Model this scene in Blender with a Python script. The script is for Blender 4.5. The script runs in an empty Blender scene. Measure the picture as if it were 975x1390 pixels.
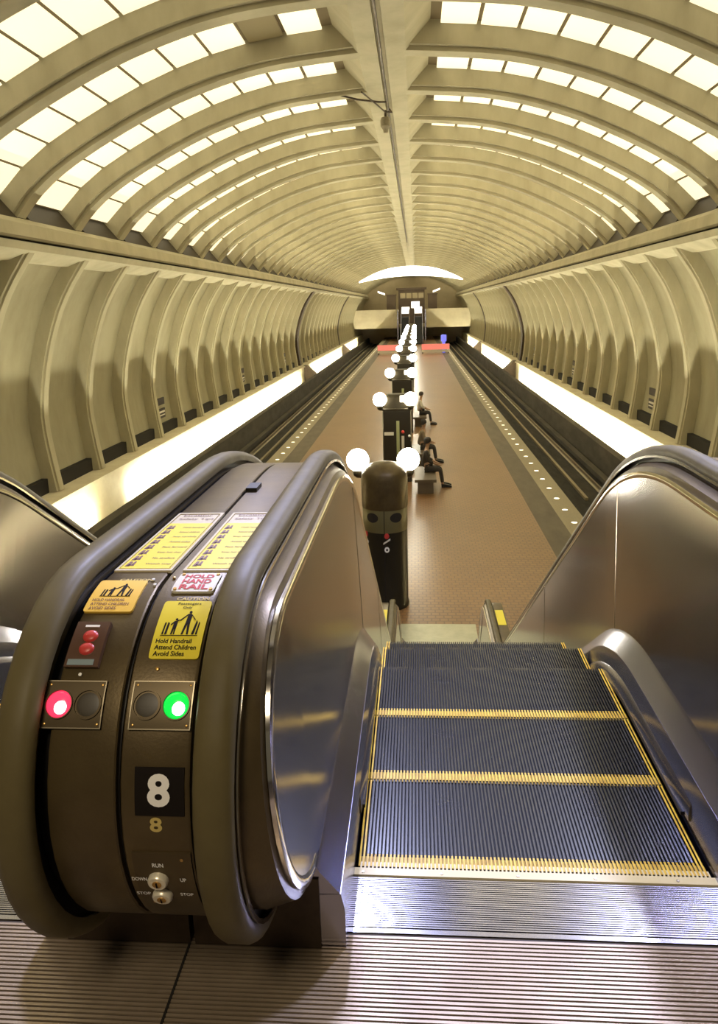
import bpy, bmesh, math, random
from mathutils import Vector, Matrix
random.seed(4)
S = bpy.context.scene
C = S.collection
PI = math.pi
XC = -0.6            # centre line of the station
ZP = -3.6            # platform level (the upper landing is z = 0)
EYE = 1.55

# ------------------------------------------------------------------ materials
def srgb(r, g, b):
    f = lambda c: (c / 255 / 12.92) if c <= 10 else ((c / 255 + .055) / 1.055) ** 2.4
    return (f(r), f(g), f(b), 1)

def mat(name, col, rough=.6, metal=0., emit=None, estr=0., noise=None, bump=None, scratch=0., spec=None, coat=0., nee=True):
    m = bpy.data.materials.new(name); m.use_nodes = True
    nt = m.node_tree; b = nt.nodes['Principled BSDF']
    b.inputs['Base Color'].default_value = col
    b.inputs['Roughness'].default_value = rough
    b.inputs['Metallic'].default_value = metal
    if coat: b.inputs['Coat Weight'].default_value = coat
    if spec is not None: b.inputs['Specular IOR Level'].default_value = spec
    if emit:
        b.inputs['Emission Color'].default_value = emit
        b.inputs['Emission Strength'].default_value = estr
    tc = nt.nodes.new('ShaderNodeTexCoord')
    if noise:                       # (scale, darker colour, amount, stretch)
        sc, c2, amt, st = noise
        mp = nt.nodes.new('ShaderNodeMapping'); mp.inputs['Scale'].default_value = st
        nt.links.new(tc.outputs['Object'], mp.inputs[0])
        n = nt.nodes.new('ShaderNodeTexNoise'); n.inputs['Scale'].default_value = sc; n.inputs['Detail'].default_value = 6; n.inputs['Roughness'].default_value = .62
        nt.links.new(mp.outputs[0], n.inputs['Vector'])
        r = nt.nodes.new('ShaderNodeValToRGB')
        r.color_ramp.elements[0].position = .5 - .28 * amt; r.color_ramp.elements[0].color = c2
        r.color_ramp.elements[1].position = .62; r.color_ramp.elements[1].color = col
        nt.links.new(n.outputs['Fac'], r.inputs[0]); nt.links.new(r.outputs[0], b.inputs['Base Color'])
        mr = nt.nodes.new('ShaderNodeMapRange'); mr.inputs['To Min'].default_value = rough * 1.25; mr.inputs['To Max'].default_value = rough * .85
        nt.links.new(n.outputs['Fac'], mr.inputs['Value']); nt.links.new(mr.outputs[0], b.inputs['Roughness'])
    if bump:                        # (scale, strength, stretch)
        sc, st, sx = bump
        mp2 = nt.nodes.new('ShaderNodeMapping'); mp2.inputs['Scale'].default_value = sx
        nt.links.new(tc.outputs['Object'], mp2.inputs[0])
        n2 = nt.nodes.new('ShaderNodeTexNoise'); n2.inputs['Scale'].default_value = sc; n2.inputs['Detail'].default_value = 3
        nt.links.new(mp2.outputs[0], n2.inputs['Vector'])
        bp = nt.nodes.new('ShaderNodeBump'); bp.inputs['Strength'].default_value = st; bp.inputs['Distance'].default_value = .02
        nt.links.new(n2.outputs['Fac'], bp.inputs['Height']); nt.links.new(bp.outputs[0], b.inputs['Normal'])
    if not nee: m.cycles.emission_sampling = 'NONE'
    return m

M = {}
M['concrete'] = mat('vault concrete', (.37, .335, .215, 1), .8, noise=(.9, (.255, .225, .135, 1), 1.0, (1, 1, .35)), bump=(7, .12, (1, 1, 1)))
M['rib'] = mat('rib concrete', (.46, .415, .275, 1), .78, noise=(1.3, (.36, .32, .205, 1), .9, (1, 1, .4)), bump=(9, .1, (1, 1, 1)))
M['coffer'] = mat('coffer backing', (.16, .12, .06, 1), .8)
M['vent'] = mat('dark louvre', (.035, .024, .012, 1), .6)
M['void'] = mat('dark gap', (.012, .009, .005, 1), .9)
M['panel'] = mat('cream panel with added glow', (.8, .74, .56, 1), .6, emit=(1.0, .90, .62, 1), estr=.86, nee=False)  # acoustic panels are no lamps, their brightness is added as emission
M['panel_dull'] = mat('dull brown panel', (.26, .21, .11, 1), .7)
M['tube'] = mat('fluorescent tube', (1, 1, 1, 1), .5, emit=(1.0, .95, .70, 1), estr=300)
M['globe'] = mat('lit globe', (1, 1, 1, 1), .4, emit=(1.0, .93, .74, 1), estr=58)
M['arc'] = mat('end crescent glow', (1, 1, 1, 1), .5, emit=(1.0, .94, .76, 1), estr=3.2)  # stands for brightly lit far coffers, not a window
M['edge_light'] = mat('platform edge light lens', (1, 1, .9, 1), .4, emit=(1.0, .92, .72, 1), estr=2.2, nee=False)
M['trough'] = mat('trough plaster', (.74, .67, .47, 1), .7, noise=(1.5, (.62, .54, .37, 1), .8, (1, 1, 1)))
M['granite'] = mat('granite edge', (.30, .25, .16, 1), .6, noise=(30, (.2, .17, .1, 1), 1, (1, 1, 1)))
M['dark_tile'] = mat('dark tile strip', (.085, .062, .032, 1), .5, noise=(3, (.06, .043, .022, 1), 1, (1, .3, 1)))
M['ballast'] = mat('black trackbed', (.018, .014, .009, 1), .8, noise=(6, (.008, .006, .004, 1), 1, (1, .2, 1)))
M['rail'] = mat('steel rail', (.42, .36, .25, 1), .35, 1.)
M['parapet'] = mat('dark parapet', (.06, .048, .028, 1), .75, noise=(2, (.03, .024, .014, 1), 1, (1, .3, 1)))
M['bronze'] = mat('dark bronze pylon', (.030, .024, .013, 1), .33, .55)
M['bronze_deck'] = mat('brown bronze deck', (.120, .086, .036, 1), .36, .5, noise=(5, (.070, .047, .019, 1), 1.0, (1, 1, 1)), bump=(160, .03, (1, 1, 1)))
M['rubber'] = mat('handrail rubber', (.125, .100, .042, 1), .48, 0, noise=(9, (.100, .078, .033, 1), 1, (1, 1, 1)), spec=.22)
M['black'] = mat('black metal', (.010, .008, .006, 1), .45, .2)
M['steel'] = mat('brushed stainless panel', (.32, .30, .325, 1), .17, 1., bump=(2.2, .05, (1, .6, .6)))
M['chrome'] = mat('polished trim', (.78, .74, .68, 1), .12, 1.)
M['skirt'] = mat('skirt steel', (.33, .33, .43, 1), .22, 1., noise=(4, (.27, .27, .34, 1), 1, (1, .3, 1)))
M['alu'] = mat('comb aluminium', (.50, .49, .52, 1), .16, 1., noise=(7, (.38, .37, .40, 1), 1, (1, 1, 1)))
M['tread'] = mat('tread metal', (.10, .10, .10, 1), .25, 1., noise=(5, (.07, .069, .07, 1), 1, (1, 1, 1)))
M['groove'] = mat('tread groove', (.006, .006, .007, 1), .6, .1)
M['yellow'] = mat('yellow step edge paint', (.95, .64, .05, 1), .42, noise=(22, (.62, .34, .02, 1), .7, (1, 1, 1)))
M['comb_yellow'] = mat('pale yellow comb', (.78, .66, .34, 1), .4)
M['floor_plate'] = mat('corrugated brass toned floor', (.46, .36, .25, 1), .40, .45, noise=(3, (.26, .2, .13, 1), 1, (1, 1, 1)))
M['floor_groove'] = mat('floor groove', (.055, .04, .025, 1), .7)
M['plinth'] = mat('worn brown plinth', (.085, .060, .038, 1), .5, .5, noise=(9, (.045, .03, .018, 1), 1, (1, 1, 1)))
M['sign_yellow'] = mat('sticker yellow', (.76, .62, .025, 1), .4)
M['sign_amber'] = mat('sticker amber', (.80, .50, .06, 1), .4)
M['sign_pale'] = mat('sticker pale header', (.55, .47, .30, 1), .45)
M['sign_white'] = mat('sticker white', (.66, .62, .52, 1), .4)
M['ink'] = mat('black ink', (.010, .007, .005, 1), .7, spec=.15)
M['ink_soft'] = mat('faded ink', (.30, .22, .05, 1), .6)
M['ink_red'] = mat('red ink', (.50, .015, .010, 1), .6)
M['ink_brown'] = mat('maroon ink', (.16, .06, .04, 1), .5)
M['gold'] = mat('faded gold lettering', (.58, .44, .13, 1), .5)
M['white'] = mat('white lettering', (.92, .90, .84, 1), .5)
M['olive_sheen'] = mat('olive sheen band', (.16, .14, .06, 1), .35, .3)  # olive tone paints the light caught below the dome
M['plate'] = mat('lamp plate', (.095, .070, .035, 1), .35, .6)
M['lens_red'] = mat('lit red lens', (.8, .05, .08, 1), .2, emit=(1, .03, .09, 1), estr=1.3, coat=.6, nee=False)
M['lens_green'] = mat('lit green lens', (.02, .7, .1, 1), .2, emit=(.0, .62, .05, 1), estr=1.0, coat=.6, nee=False)
M['hot'] = mat('lamp hot spot', (1, 1, 1, 1), .3, emit=(1, 1, .98, 1), estr=5, nee=False)
M['hot_red'] = mat('red lamp hot spot', (1, .9, .9, 1), .3, emit=(1, .85, .82, 1), estr=3.5, nee=False)
M['lens_dark'] = mat('unlit lens', (.040, .030, .014, 1), .45)
M['key'] = mat('key switch ring', (.85, .78, .60, 1), .3, .3)
M['brass'] = mat('brass core', (.55, .33, .10, 1), .35, .8)
M['red_box'] = mat('clear cover over red button', (.10, .050, .028, 1), .3, .1, coat=.3)
M['red'] = mat('red button', (.55, .05, .04, 1), .35)
M['blue_grey'] = mat('blue grey strip', (.20, .26, .28, 1), .5)
M['tan'] = mat('tan plaster', (.50, .42, .27, 1), .8, noise=(.5, (.40, .33, .21, 1), 1, (1, 1, 1)))
M['bridge'] = mat('bridge concrete', (.62, .55, .38, 1), .75, noise=(.6, (.5, .43, .29, 1), 1, (1, 1, 1)))
M['kiosk'] = mat('brown kiosk cladding', (.11, .075, .045, 1), .6)
M['lit_white'] = mat('lit white box', (1, 1, 1, 1), .4, emit=(1, .94, .82, 1), estr=1.2, nee=False)
M['pink'] = mat('red board with added glow', (.62, .12, .10, 1), .5, emit=(1, .30, .22, 1), estr=.5, nee=False)  # a plain board, the emission only brightens its red
M['blue'] = mat('blue lamp', (.1, .12, .7, 1), .4, emit=(.2, .2, 1, 1), estr=.8, nee=False)
M['skin'] = mat('skin', (.32, .19, .11, 1), .6)
M['hair'] = mat('dark hair', (.02, .014, .009, 1), .7)
M['cloth_a'] = mat('grey brown shirt', (.17, .135, .085, 1), .85)
M['cloth_b'] = mat('dark trousers', (.035, .028, .022, 1), .85)
M['cloth_c'] = mat('pale shirt', (.50, .45, .36, 1), .85)
M['bench'] = mat('dark granite bench', (.10, .075, .045, 1), .4)
M['sign_green'] = mat('pale green strip', (.36, .38, .18, 1), .5)
M['landing'] = mat('pale landing plate', (.47, .46, .30, 1), .4, .4, noise=(6, (.38, .37, .24, 1), 1, (1, 1, 1)))

def hex_tile():
    m = bpy.data.materials.new('hexagonal clay tile'); m.use_nodes = True
    nt = m.node_tree; N = nt.nodes; L = nt.links; b = N['Principled BSDF']
    tc = N.new('ShaderNodeTexCoord')
    mp = N.new('ShaderNodeMapping'); mp.inputs['Scale'].default_value = (1, 1, 1); L.new(tc.outputs['Object'], mp.inputs[0])
    br = N.new('ShaderNodeTexBrick'); br.inputs['Scale'].default_value = 1
    br.inputs['Color1'].default_value = (.215, .112, .040, 1); br.inputs['Color2'].default_value = (.255, .138, .050, 1)
    br.inputs['Mortar'].default_value = (.15, .078, .030, 1)
    br.inputs['Mortar Size'].default_value = .012; br.inputs['Brick Width'].default_value = .14; br.inputs['Row Height'].default_value = .12
    br.offset = .5
    L.new(mp.outputs[0], br.inputs['Vector'])
    n = N.new('ShaderNodeTexNoise'); n.inputs['Scale'].default_value = .5; n.inputs['Detail'].default_value = 5; L.new(tc.outputs['Object'], n.inputs['Vector'])
    mx = N.new('ShaderNodeMix'); mx.data_type = 'RGBA'; mx.blend_type = 'MULTIPLY'
    r = N.new('ShaderNodeValToRGB'); r.color_ramp.elements[0].color = (.72, .7, .66, 1); r.color_ramp.elements[1].color = (1.12, 1.1, 1.08, 1)
    L.new(n.outputs['Fac'], r.inputs[0]); mx.inputs[0].default_value = 1
    L.new(br.outputs['Color'], mx.inputs[6]); L.new(r.outputs[0], mx.inputs[7]); L.new(mx.outputs[2], b.inputs['Base Color'])
    b.inputs['Roughness'].default_value = .33
    bp = N.new('ShaderNodeBump'); bp.inputs['Strength'].default_value = .35; bp.inputs['Distance'].default_value = .004; bp.invert = True
    L.new(br.outputs['Fac'], bp.inputs['Height']); L.new(bp.outputs[0], b.inputs['Normal'])
    return m
M['tile'] = hex_tile()

# ------------------------------------------------------------------ mesh helpers
class MB:
    def __init__(s): s.v = []; s.f = []; s.mi = []
    def add(s, verts, faces, mi=0):
        o = len(s.v); s.v += [tuple(v) for v in verts]; s.f += [tuple(i + o for i in f) for f in faces]; s.mi += [mi] * len(faces); return s
    def box(s, x0, x1, y0, y1, z0, z1, mi=0):
        v = [(x0, y0, z0), (x1, y0, z0), (x1, y1, z0), (x0, y1, z0), (x0, y0, z1), (x1, y0, z1), (x1, y1, z1), (x0, y1, z1)]
        return s.add(v, [(0, 3, 2, 1), (4, 5, 6, 7), (0, 1, 5, 4), (1, 2, 6, 5), (2, 3, 7, 6), (3, 0, 4, 7)], mi)
    def loft(s, rings, closed=True, caps=True, mi=0):
        n = len(rings[0]); v = [p for r in rings for p in r]; f = []
        for i in range(len(rings) - 1):
            for j in range(n if closed else n - 1):
                k = (j + 1) % n
                f.append((i * n + j, i * n + k, (i + 1) * n + k, (i + 1) * n + j))
        if caps and closed:
            f.append(tuple(reversed(range(n)))); f.append(tuple(range((len(rings) - 1) * n, len(rings) * n)))
        return s.add(v, f, mi)
    def prism(s, poly, axis, a, b, mi=0):      # polygon (two other coordinates) extruded along an axis
        def P(p, t):
            return {'x': (t, p[0], p[1]), 'y': (p[0], t, p[1]), 'z': (p[0], p[1], t)}[axis]
        return s.loft([[P(p, a) for p in poly], [P(p, b) for p in poly]], mi=mi)
    def tube(s, pts, r, n=10, mi=0, cap=True):
        rings = []; pts = [Vector(p) for p in pts]
        rr = r if isinstance(r, (list, tuple)) else [r] * len(pts)
        for i, p in enumerate(pts):
            d = (pts[min(i + 1, len(pts) - 1)] - pts[max(i - 1, 0)]).normalized()
            u = d.cross(Vector((0, 0, 1)))
            if u.length < .1: u = d.cross(Vector((0, 1, 0)))
            u.normalize(); w = d.cross(u)
            rings.append([p + rr[i] * (math.cos(2 * PI * k / n) * u + math.sin(2 * PI * k / n) * w) for k in range(n)])
        return s.loft(rings, caps=cap, mi=mi)
    def lathe(s, c, prof, n=24, mi=0, ey=1.):      # profile (r, z) about a vertical axis
        rings = [[(c[0] + r * math.cos(2 * PI * k / n), c[1] + ey * r * math.sin(2 * PI * k / n), c[2] + z) for k in range(n)] for r, z in prof]
        return s.loft(rings, mi=mi)
    def ball(s, c, r, n=16, m=10, mi=0):
        pr = [(max(1e-4, r * math.sin(PI * i / m)), -r * math.cos(PI * i / m)) for i in range(m + 1)]
        return s.lathe(c, pr, n, mi)
    def build(s, name, mats, parent=None, smooth=None, fix=True):
        me = bpy.data.meshes.new(name); me.from_pydata(s.v, [], s.f)
        ms = mats if isinstance(mats, (list, tuple)) else [mats]
        for m in ms: me.materials.append(m)
        if len(ms) > 1: me.polygons.foreach_set('material_index', s.mi)
        if fix:
            bm = bmesh.new(); bm.from_mesh(me); bmesh.ops.recalc_face_normals(bm, faces=bm.faces); bm.to_mesh(me); bm.free()
        me.update()
        if smooth: me.shade_smooth(); me.set_sharp_from_angle(angle=math.radians(smooth))
        o = bpy.data.objects.new(name, me); C.objects.link(o)
        if parent: o.parent = parent
        return o

def tag(o, label=None, cat=None, group=None, kind=None):
    if label: o['label'] = label
    if cat: o['category'] = cat
    if group: o['group'] = group
    if kind: o['kind'] = kind
    return o
def empty(name, loc, label, cat, group=None):
    o = bpy.data.objects.new(name, None); C.objects.link(o); o.location = loc; o.empty_display_size = .2
    return tag(o, label, cat, group)
def copy_tree(o, parent=None):
    c = o.copy(); C.objects.link(c)
    if parent: c.parent = parent
    for ch in [q for q in o.children]: copy_tree(ch, c)
    return c
def ordinal(n):
    w = ['first', 'second', 'third', 'fourth', 'fifth', 'sixth', 'seventh', 'eighth', 'ninth', 'tenth', 'eleventh', 'twelfth', 'thirteenth', 'fourteenth', 'fifteenth', 'sixteenth', 'seventeenth', 'eighteenth', 'nineteenth']
    if n <= 19: return w[n - 1]
    suf = {1: 'st', 2: 'nd', 3: 'rd'}.get(n % 10, 'th') if not 10 < n % 100 < 20 else 'th'
    return '%d%s' % (n, suf)

def resample(pts, n):
    L = [0]
    for a, b in zip(pts, pts[1:]): L.append(L[-1] + math.dist(a, b))
    out = []
    for i in range(n + 1):
        t = L[-1] * i / n; j = 0
        while j < len(L) - 2 and L[j + 1] < t: j += 1
        u = (t - L[j]) / (L[j + 1] - L[j]); out.append(tuple(a + (b - a) * u for a, b in zip(pts[j], pts[j + 1])))
    return out
def catmull(pts, k=6):
    out = []; P = [pts[0]] + list(pts) + [pts[-1]]
    for i in range(1, len(P) - 2):
        for j in range(k):
            t = j / k
            out.append(tuple(.5 * ((2 * b) + (c - a) * t + (2 * a - 5 * b + 4 * c - d) * t * t + (-a + 3 * b - 3 * c + d) * t ** 3) for a, b, c, d in zip(P[i - 1], P[i], P[i + 1], P[i + 2])))
    out.append(tuple(pts[-1])); return out

# ------------------------------------------------------------------ the vault
REC = catmull([(0, 6.88), (2.36, 6.67), (4.0, 6.27), (5.44, 5.70), (6.8, 5.0), (7.52, 4.48), (8.03, 3.98)])
INN = catmull([(0, 6.36), (2.25, 6.17), (3.85, 5.78), (5.2, 5.24), (6.5, 4.57), (7.22, 4.05), (7.66, 3.58)])
LOW = catmull([(7.42, 2.96), (8.2, 1.85), (8.75, .45), (9.0, -.85), (8.97, -1.75), (8.82, -2.95)])
PITCH = 2.75
Y0K = 21.3
YEND = 140.
YBACK = Y0K - 11 * PITCH
ks = [k for k in range(-10, 44)]
JOINTS = {62: 15, 94: 27}

def outward(prof, d):
    out = []
    for i, p in enumerate(prof):
        a = prof[max(0, i - 1)]; b = prof[min(len(prof) - 1, i + 1)]
        tx, tz = b[0] - a[0], b[1] - a[1]; l = math.hypot(tx, tz)
        out.append((p[0] - tz / l * d, p[1] + tx / l * d))
    return out

# upper shell
rp = resample(REC, 30)
full = [(XC - x, z) for x, z in reversed(rp)] + [(XC + x, z) for x, z in rp[1:]]
rpo = outward(rp, .35)
fullo = [(XC - x, z) for x, z in reversed(rpo)] + [(XC + x, z) for x, z in rpo[1:]]
m = MB()
m.loft([[(x, y, z) for x, z in full] + [(x, y, z) for x, z in reversed(fullo)] for y in (YBACK, YEND)])
ceiling = m.build('ceiling', M['coffer'], smooth=30); tag(ceiling, 'vaulted station ceiling of deep coffers', kind='structure')

# full arch ribs with a stepped lower lip
ri = resample(INN, 26)
def arch(prof):
    return [(XC - x, z) for x, z in reversed(prof)] + [(XC + x, z) for x, z in prof[1:]]
inn, lip = arch(ri), arch(outward(ri, .09))
outr = arch(resample(REC, 26))
def rib_mesh(w=.55):
    s = MB(); rings = []
    e = .10
    for i in range(len(inn)):
        a, b, c = inn[i], lip[i], outr[i]
        rings.append([(c[0], 0, c[1] + .02), (b[0], 0, b[1]), (b[0], e, b[1]), (a[0], e, a[1]), (a[0], w - e, a[1]), (b[0], w - e, b[1]), (b[0], w, b[1]), (c[0], w, c[1] + .02)])
    s.loft(rings); return s
rib0 = rib_mesh().build('arch_rib', M['rib'], ceiling, smooth=35)
rib0.location.y = Y0K + ks[0] * PITCH
ribs = [rib0]
for k in ks[1:]:
    c = rib0.copy(); c.location.y = Y0K + k * PITCH; c.parent = ceiling; C.objects.link(c)
# crown beam
m = MB(); m.prism([(XC - 1.04, 6.92), (XC - .46, 6.33), (XC - .08, 6.31), (XC - .07, 6.34), (XC + .07, 6.34), (XC + .08, 6.31), (XC + .46, 6.33), (XC + 1.04, 6.92)], 'y', YBACK, YEND)
m.build('crown_beam', M['rib'], ceiling)
# longitudinal conduit with hanging cluster
con = MB().tube([(XC - .02, -5, 6.28), (XC - .02, 60, 6.28)], .028, 8).build('conduit', M['plinth'])
tag(con, 'thin brown conduit running along the crown of the vault', 'pipe')
cl = empty('hanging_speaker', (XC - .09, 19.9, 6.19), 'small round device hanging on a bracket from the ceiling spine', 'speaker')
MB().tube([(0, 0, .03), (0, 0, -.12)], .03, 8).build('stem', M['plinth'], cl)
MB().lathe((0, 0, -.12), [(.02, 0), (.10, -.01), (.125, -.08), (.125, -.22), (.09, -.26), (.06, -.30), (.055, -.36), (.01, -.37)], 16).build('housing', M['granite'], cl, 40)
MB().tube([(-1.0, -1.2, .12), (-.6, -1.15, .02), (-.1, -1.0, -.02), (.05, -.9, 0)], .022, 6).build('cable', M['plinth'], cl)
MB().tube([(-.45, -1.9, -.02), (-.2, -1.0, -.04), (.0, -.2, -.05), (.16, .0, -.02), (.1, .1, .08)], .018, 6).build('cable', M['plinth'], cl)
cl.children[2]['label'] = 'thin cable looping off to the left'

# louvres at the foot of each coffer
m = MB(); m.prism([(8.02, 4.05), (7.56, 3.50), (7.62, 3.40), (8.2, 3.86)], 'y', 0, PITCH - .55)
vp = {}
for sgn in (1, -1):
    mm = MB(); mm.prism([(XC + sgn * x, z) for x, z in [(8.02, 4.05), (7.56, 3.50), (7.62, 3.40), (8.2, 3.86)]], 'y', 0, PITCH - .55)
    v0 = None
    for k in ks[4:-6]:
        if v0 is None: v0 = mm.build('vent_louvre', M['vent'], ceiling); o = v0
        else: o = v0.copy(); C.objects.link(o); o.parent = ceiling
        o.location.y = Y0K + (k - 1) * PITCH + .55

# acoustic panels in the coffers, kept bright by added glow
arcp = resample([(x, z) for x, z in REC if x > .9] and [p for p in resample(REC, 200) if p[0] >= 1.06 and p[0] < 7.98], 10)
def panel_verts(side, i, inset=.040, y0=.06, y1=PITCH - .55 - .03):
    a, b = arcp[i], arcp[i + 1]
    L = math.dist(a, b); t = inset / L
    a2 = (a[0] + (b[0] - a[0]) * t, a[1] + (b[1] - a[1]) * t); b2 = (b[0] - (b[0] - a[0]) * t, b[1] - (b[1] - a[1]) * t)
    nx, nz = (b[1] - a[1]) / L, -(b[0] - a[0]) / L
    q = [(a2[0] + nx * .03, a2[1] + nz * .03), (b2[0] + nx * .03, b2[1] + nz * .03), (b2[0] + nx * .07, b2[1] + nz * .07), (a2[0] + nx * .07, a2[1] + nz * .07)]
    return [(XC + side * x, z) for x, z in q]
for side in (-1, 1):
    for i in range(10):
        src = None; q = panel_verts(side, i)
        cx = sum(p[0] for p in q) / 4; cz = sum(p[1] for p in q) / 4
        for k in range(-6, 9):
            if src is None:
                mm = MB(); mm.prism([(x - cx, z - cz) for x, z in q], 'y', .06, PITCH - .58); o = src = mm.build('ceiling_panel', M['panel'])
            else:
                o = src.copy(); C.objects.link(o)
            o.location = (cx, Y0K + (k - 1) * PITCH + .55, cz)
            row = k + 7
            tag(o, 'cream acoustic ceiling panel with added glow, %s from the spine, %s half of the %s coffer arch' % (ordinal(i + 1), 'left' if side < 0 else 'right', ordinal(row)), 'ceiling panel', 'acoustic panels with added glow in the coffered vault')
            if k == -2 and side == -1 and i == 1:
                o.data = o.data.copy(); o.data.materials[0] = M['panel_dull']
                o['label'] = 'dull brown ceiling panel, second from the spine, without the added glow of its row'
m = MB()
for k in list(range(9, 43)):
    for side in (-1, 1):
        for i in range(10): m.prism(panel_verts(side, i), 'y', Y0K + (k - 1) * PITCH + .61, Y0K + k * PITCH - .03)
far = m.build('far_ceiling_panels', M['panel']); tag(far, 'rows of acoustic panels with added glow in the far coffers of the vault', 'ceiling panels', kind='stuff')

# lower walls
lp = resample(LOW, 16); lpo = outward(lp, .38)
WALLS = {}
for side, nm in ((-1, 'wall_left'), (1, 'wall_right')):
    m = MB()
    cut = [p for p in lpo if p[1] > -2.8]
    back = outward(cut, .35)
    ring = [(XC + side * x, z) for x, z in cut] + [(XC + side * x, z) for x, z in reversed(back)]
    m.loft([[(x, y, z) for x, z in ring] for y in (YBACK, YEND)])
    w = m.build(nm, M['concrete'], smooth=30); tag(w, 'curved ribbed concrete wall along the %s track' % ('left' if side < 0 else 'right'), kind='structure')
    WALLS[side] = w
    mm = MB(); rings = []
    lip2 = outward(lp, .05)
    for a, b, c in zip(lp, lip2, outward(lp, .45)):
        X = lambda p: XC + side * p[0]
        rings.append([(X(c), 0, c[1]), (X(b), 0, b[1]), (X(b), .09, b[1]), (X(a), .09, a[1]), (X(a), .33, a[1]), (X(b), .33, b[1]), (X(b), .42, b[1]), (X(c), .42, c[1])])
    mm.loft(rings)
    r0 = None
    for k in ks:
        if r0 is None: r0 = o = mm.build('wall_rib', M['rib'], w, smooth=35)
        else: o = r0.copy(); C.objects.link(o); o.parent = w
        o.location.y = Y0K + k * PITCH
    # cornice with shadow groove
    t = MB()
    P = lambda *a: [(XC + side * x, z) for x, z in a]
    t.prism(P((7.40, 3.42), (7.36, 3.16), (7.42, 3.12), (8.3, 3.12), (8.3, 3.62), (7.62, 3.56)), 'y', YBACK, YEND)
    t.prism(P((7.34, 3.05), (7.40, 2.90), (7.9, 2.72), (8.3, 2.72), (8.3, 3.05)), 'y', YBACK, YEND)
    t.prism(P((7.50, 3.12), (7.50, 3.05), (8.3, 3.05), (8.3, 3.12)), 'y', YBACK, YEND, 1)
    o = t.build('trim_%d' % (1 if side < 0 else 2), [M['rib'], M['void']]); tag(o, 'concrete cornice ledge on the %s side' % ('left' if side < 0 else 'right'), kind='structure')
    # dark void, ledge, trough wall, trough floor, parapet
    t = MB(); t.prism(P((9.08, -2.6), (9.6, -2.6), (9.6, -3.05), (9.08, -3.05)), 'y', YBACK, YEND)
    t.build('shadow_gap', M['void'], w)
    t = MB(); t.prism(P((8.42, -2.98), (8.42, -3.08), (8.50, -3.10), (8.50, -4.4), (8.75, -4.4), (8.75, -3.10), (9.4, -3.08), (9.4, -2.98)), 'y', YBACK, 138)
    t.prism(P((7.60, -4.30), (7.60, -4.45), (8.75, -4.45), (8.75, -4.30)), 'y', YBACK, 138)
    o = t.build('trim_%d' % (3 if side < 0 else 4), M['trough']); tag(o, 'pale light trough at the foot of the %s wall' % ('left' if side < 0 else 'right'), kind='structure')
    t = MB(); t.prism(P((7.42, -3.72), (7.62, -3.66), (7.62, -4.75), (7.35, -4.75)), 'y', YBACK, 138)
    o = t.build('trim_%d' % (5 if side < 0 else 6), M['parapet']); tag(o, 'dark low parapet between the %s track and the light trough' % ('left' if side < 0 else 'right'), kind='structure')
    # fluorescent tubes in the trough
    lamp0 = None; n = 0
    y = 14.2
    while y < 116:
        if not any(abs(y + 1.4 - j) < 1.85 for j in (61.4, 93.9)) and not (side < 0 and 18.4 < y < 21.2):
            n += 1
            if lamp0 is None:
                e = empty('trough_lamp', (0, 0, 0), 'x', 'lamp')
                MB().tube([(0, .06, 0), (0, 2.64, 0)], .028, 8).build('tube', M['tube'], e)
                b = MB(); b.box(-.05, .05, 0, 2.7, -.09, -.035); b.box(-.02, .02, 0, .06, -.04, .03); b.box(-.02, .02, 2.64, 2.7, -.04, .03); b.build('batten', M['parapet'], e)
                lamp0 = e
            else: e = copy_tree(lamp0)
            e.location = (XC + side * 8.12, y, -4.12)
            tag(e, 'fluorescent tube in the light trough beside the %s track, %s from the near end' % ('left' if side < 0 else 'right', ordinal(n)), 'lamp', 'tubes in the light troughs')
        y += 2.8
    # joint posts
    for j, yj in enumerate((61.0, 93.5)):
        t = MB(); pts = resample(LOW, 12)
        t.loft([[(XC + side * (x - .03), yj, z), (XC + side * (x - .03), yj + .75, z), (XC + side * (x + .4), yj + .75, z), (XC + side * (x + .4), yj, z)] for x, z in pts])
        t.build('expansion_joint', M['plinth'], w, smooth=30)
        t = MB(); t.prism(P((7.55, -4.4), (7.55, -3.6), (8.30, -2.94), (8.52, -2.94), (8.52, -4.4)), 'y', yj, yj + .75)
        o = t.build('trough_divider', M['plinth']); tag(o, 'dark divider across the %s light trough, %s one' % ('left' if side < 0 else 'right', ('nearer', 'farther')[j]), 'divider', 'dividers across the light troughs')
    # station name plates between the ribs
    s0 = None
    for j in range(4):
        yy = 26.95 + j * 13.75
        if s0 is None:
            e = empty('wall_sign', (0, 0, 0), 'x', 'sign')
            b = MB(); b.box(-.05, 0, 0, 1.15, .16, .42); b.build('upper_plate', M['vent'], e)
            b = MB(); b.box(-.05, 0, 0, 1.15, -.34, .02); b.build('lower_plate', M['vent'], e)
            b = MB(); b.box(-.06, .01, .06, 1.09, -.14, -.07); b.box(-.06, .01, .06, 1.09, -.25, -.21); b.build('white_lettering', M['sign_white'], e)
            s0 = e
        else: e = copy_tree(s0)
        e.location = (XC + side * (9.10 if side > 0 else 9.05), yy, -2.0)
        tag(e, 'small dark two-part sign plate on the %s wall, %s from the camera' % ('left' if side < 0 else 'right', ordinal(j + 1)), 'sign', 'dark sign plates on the curved walls')

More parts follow.
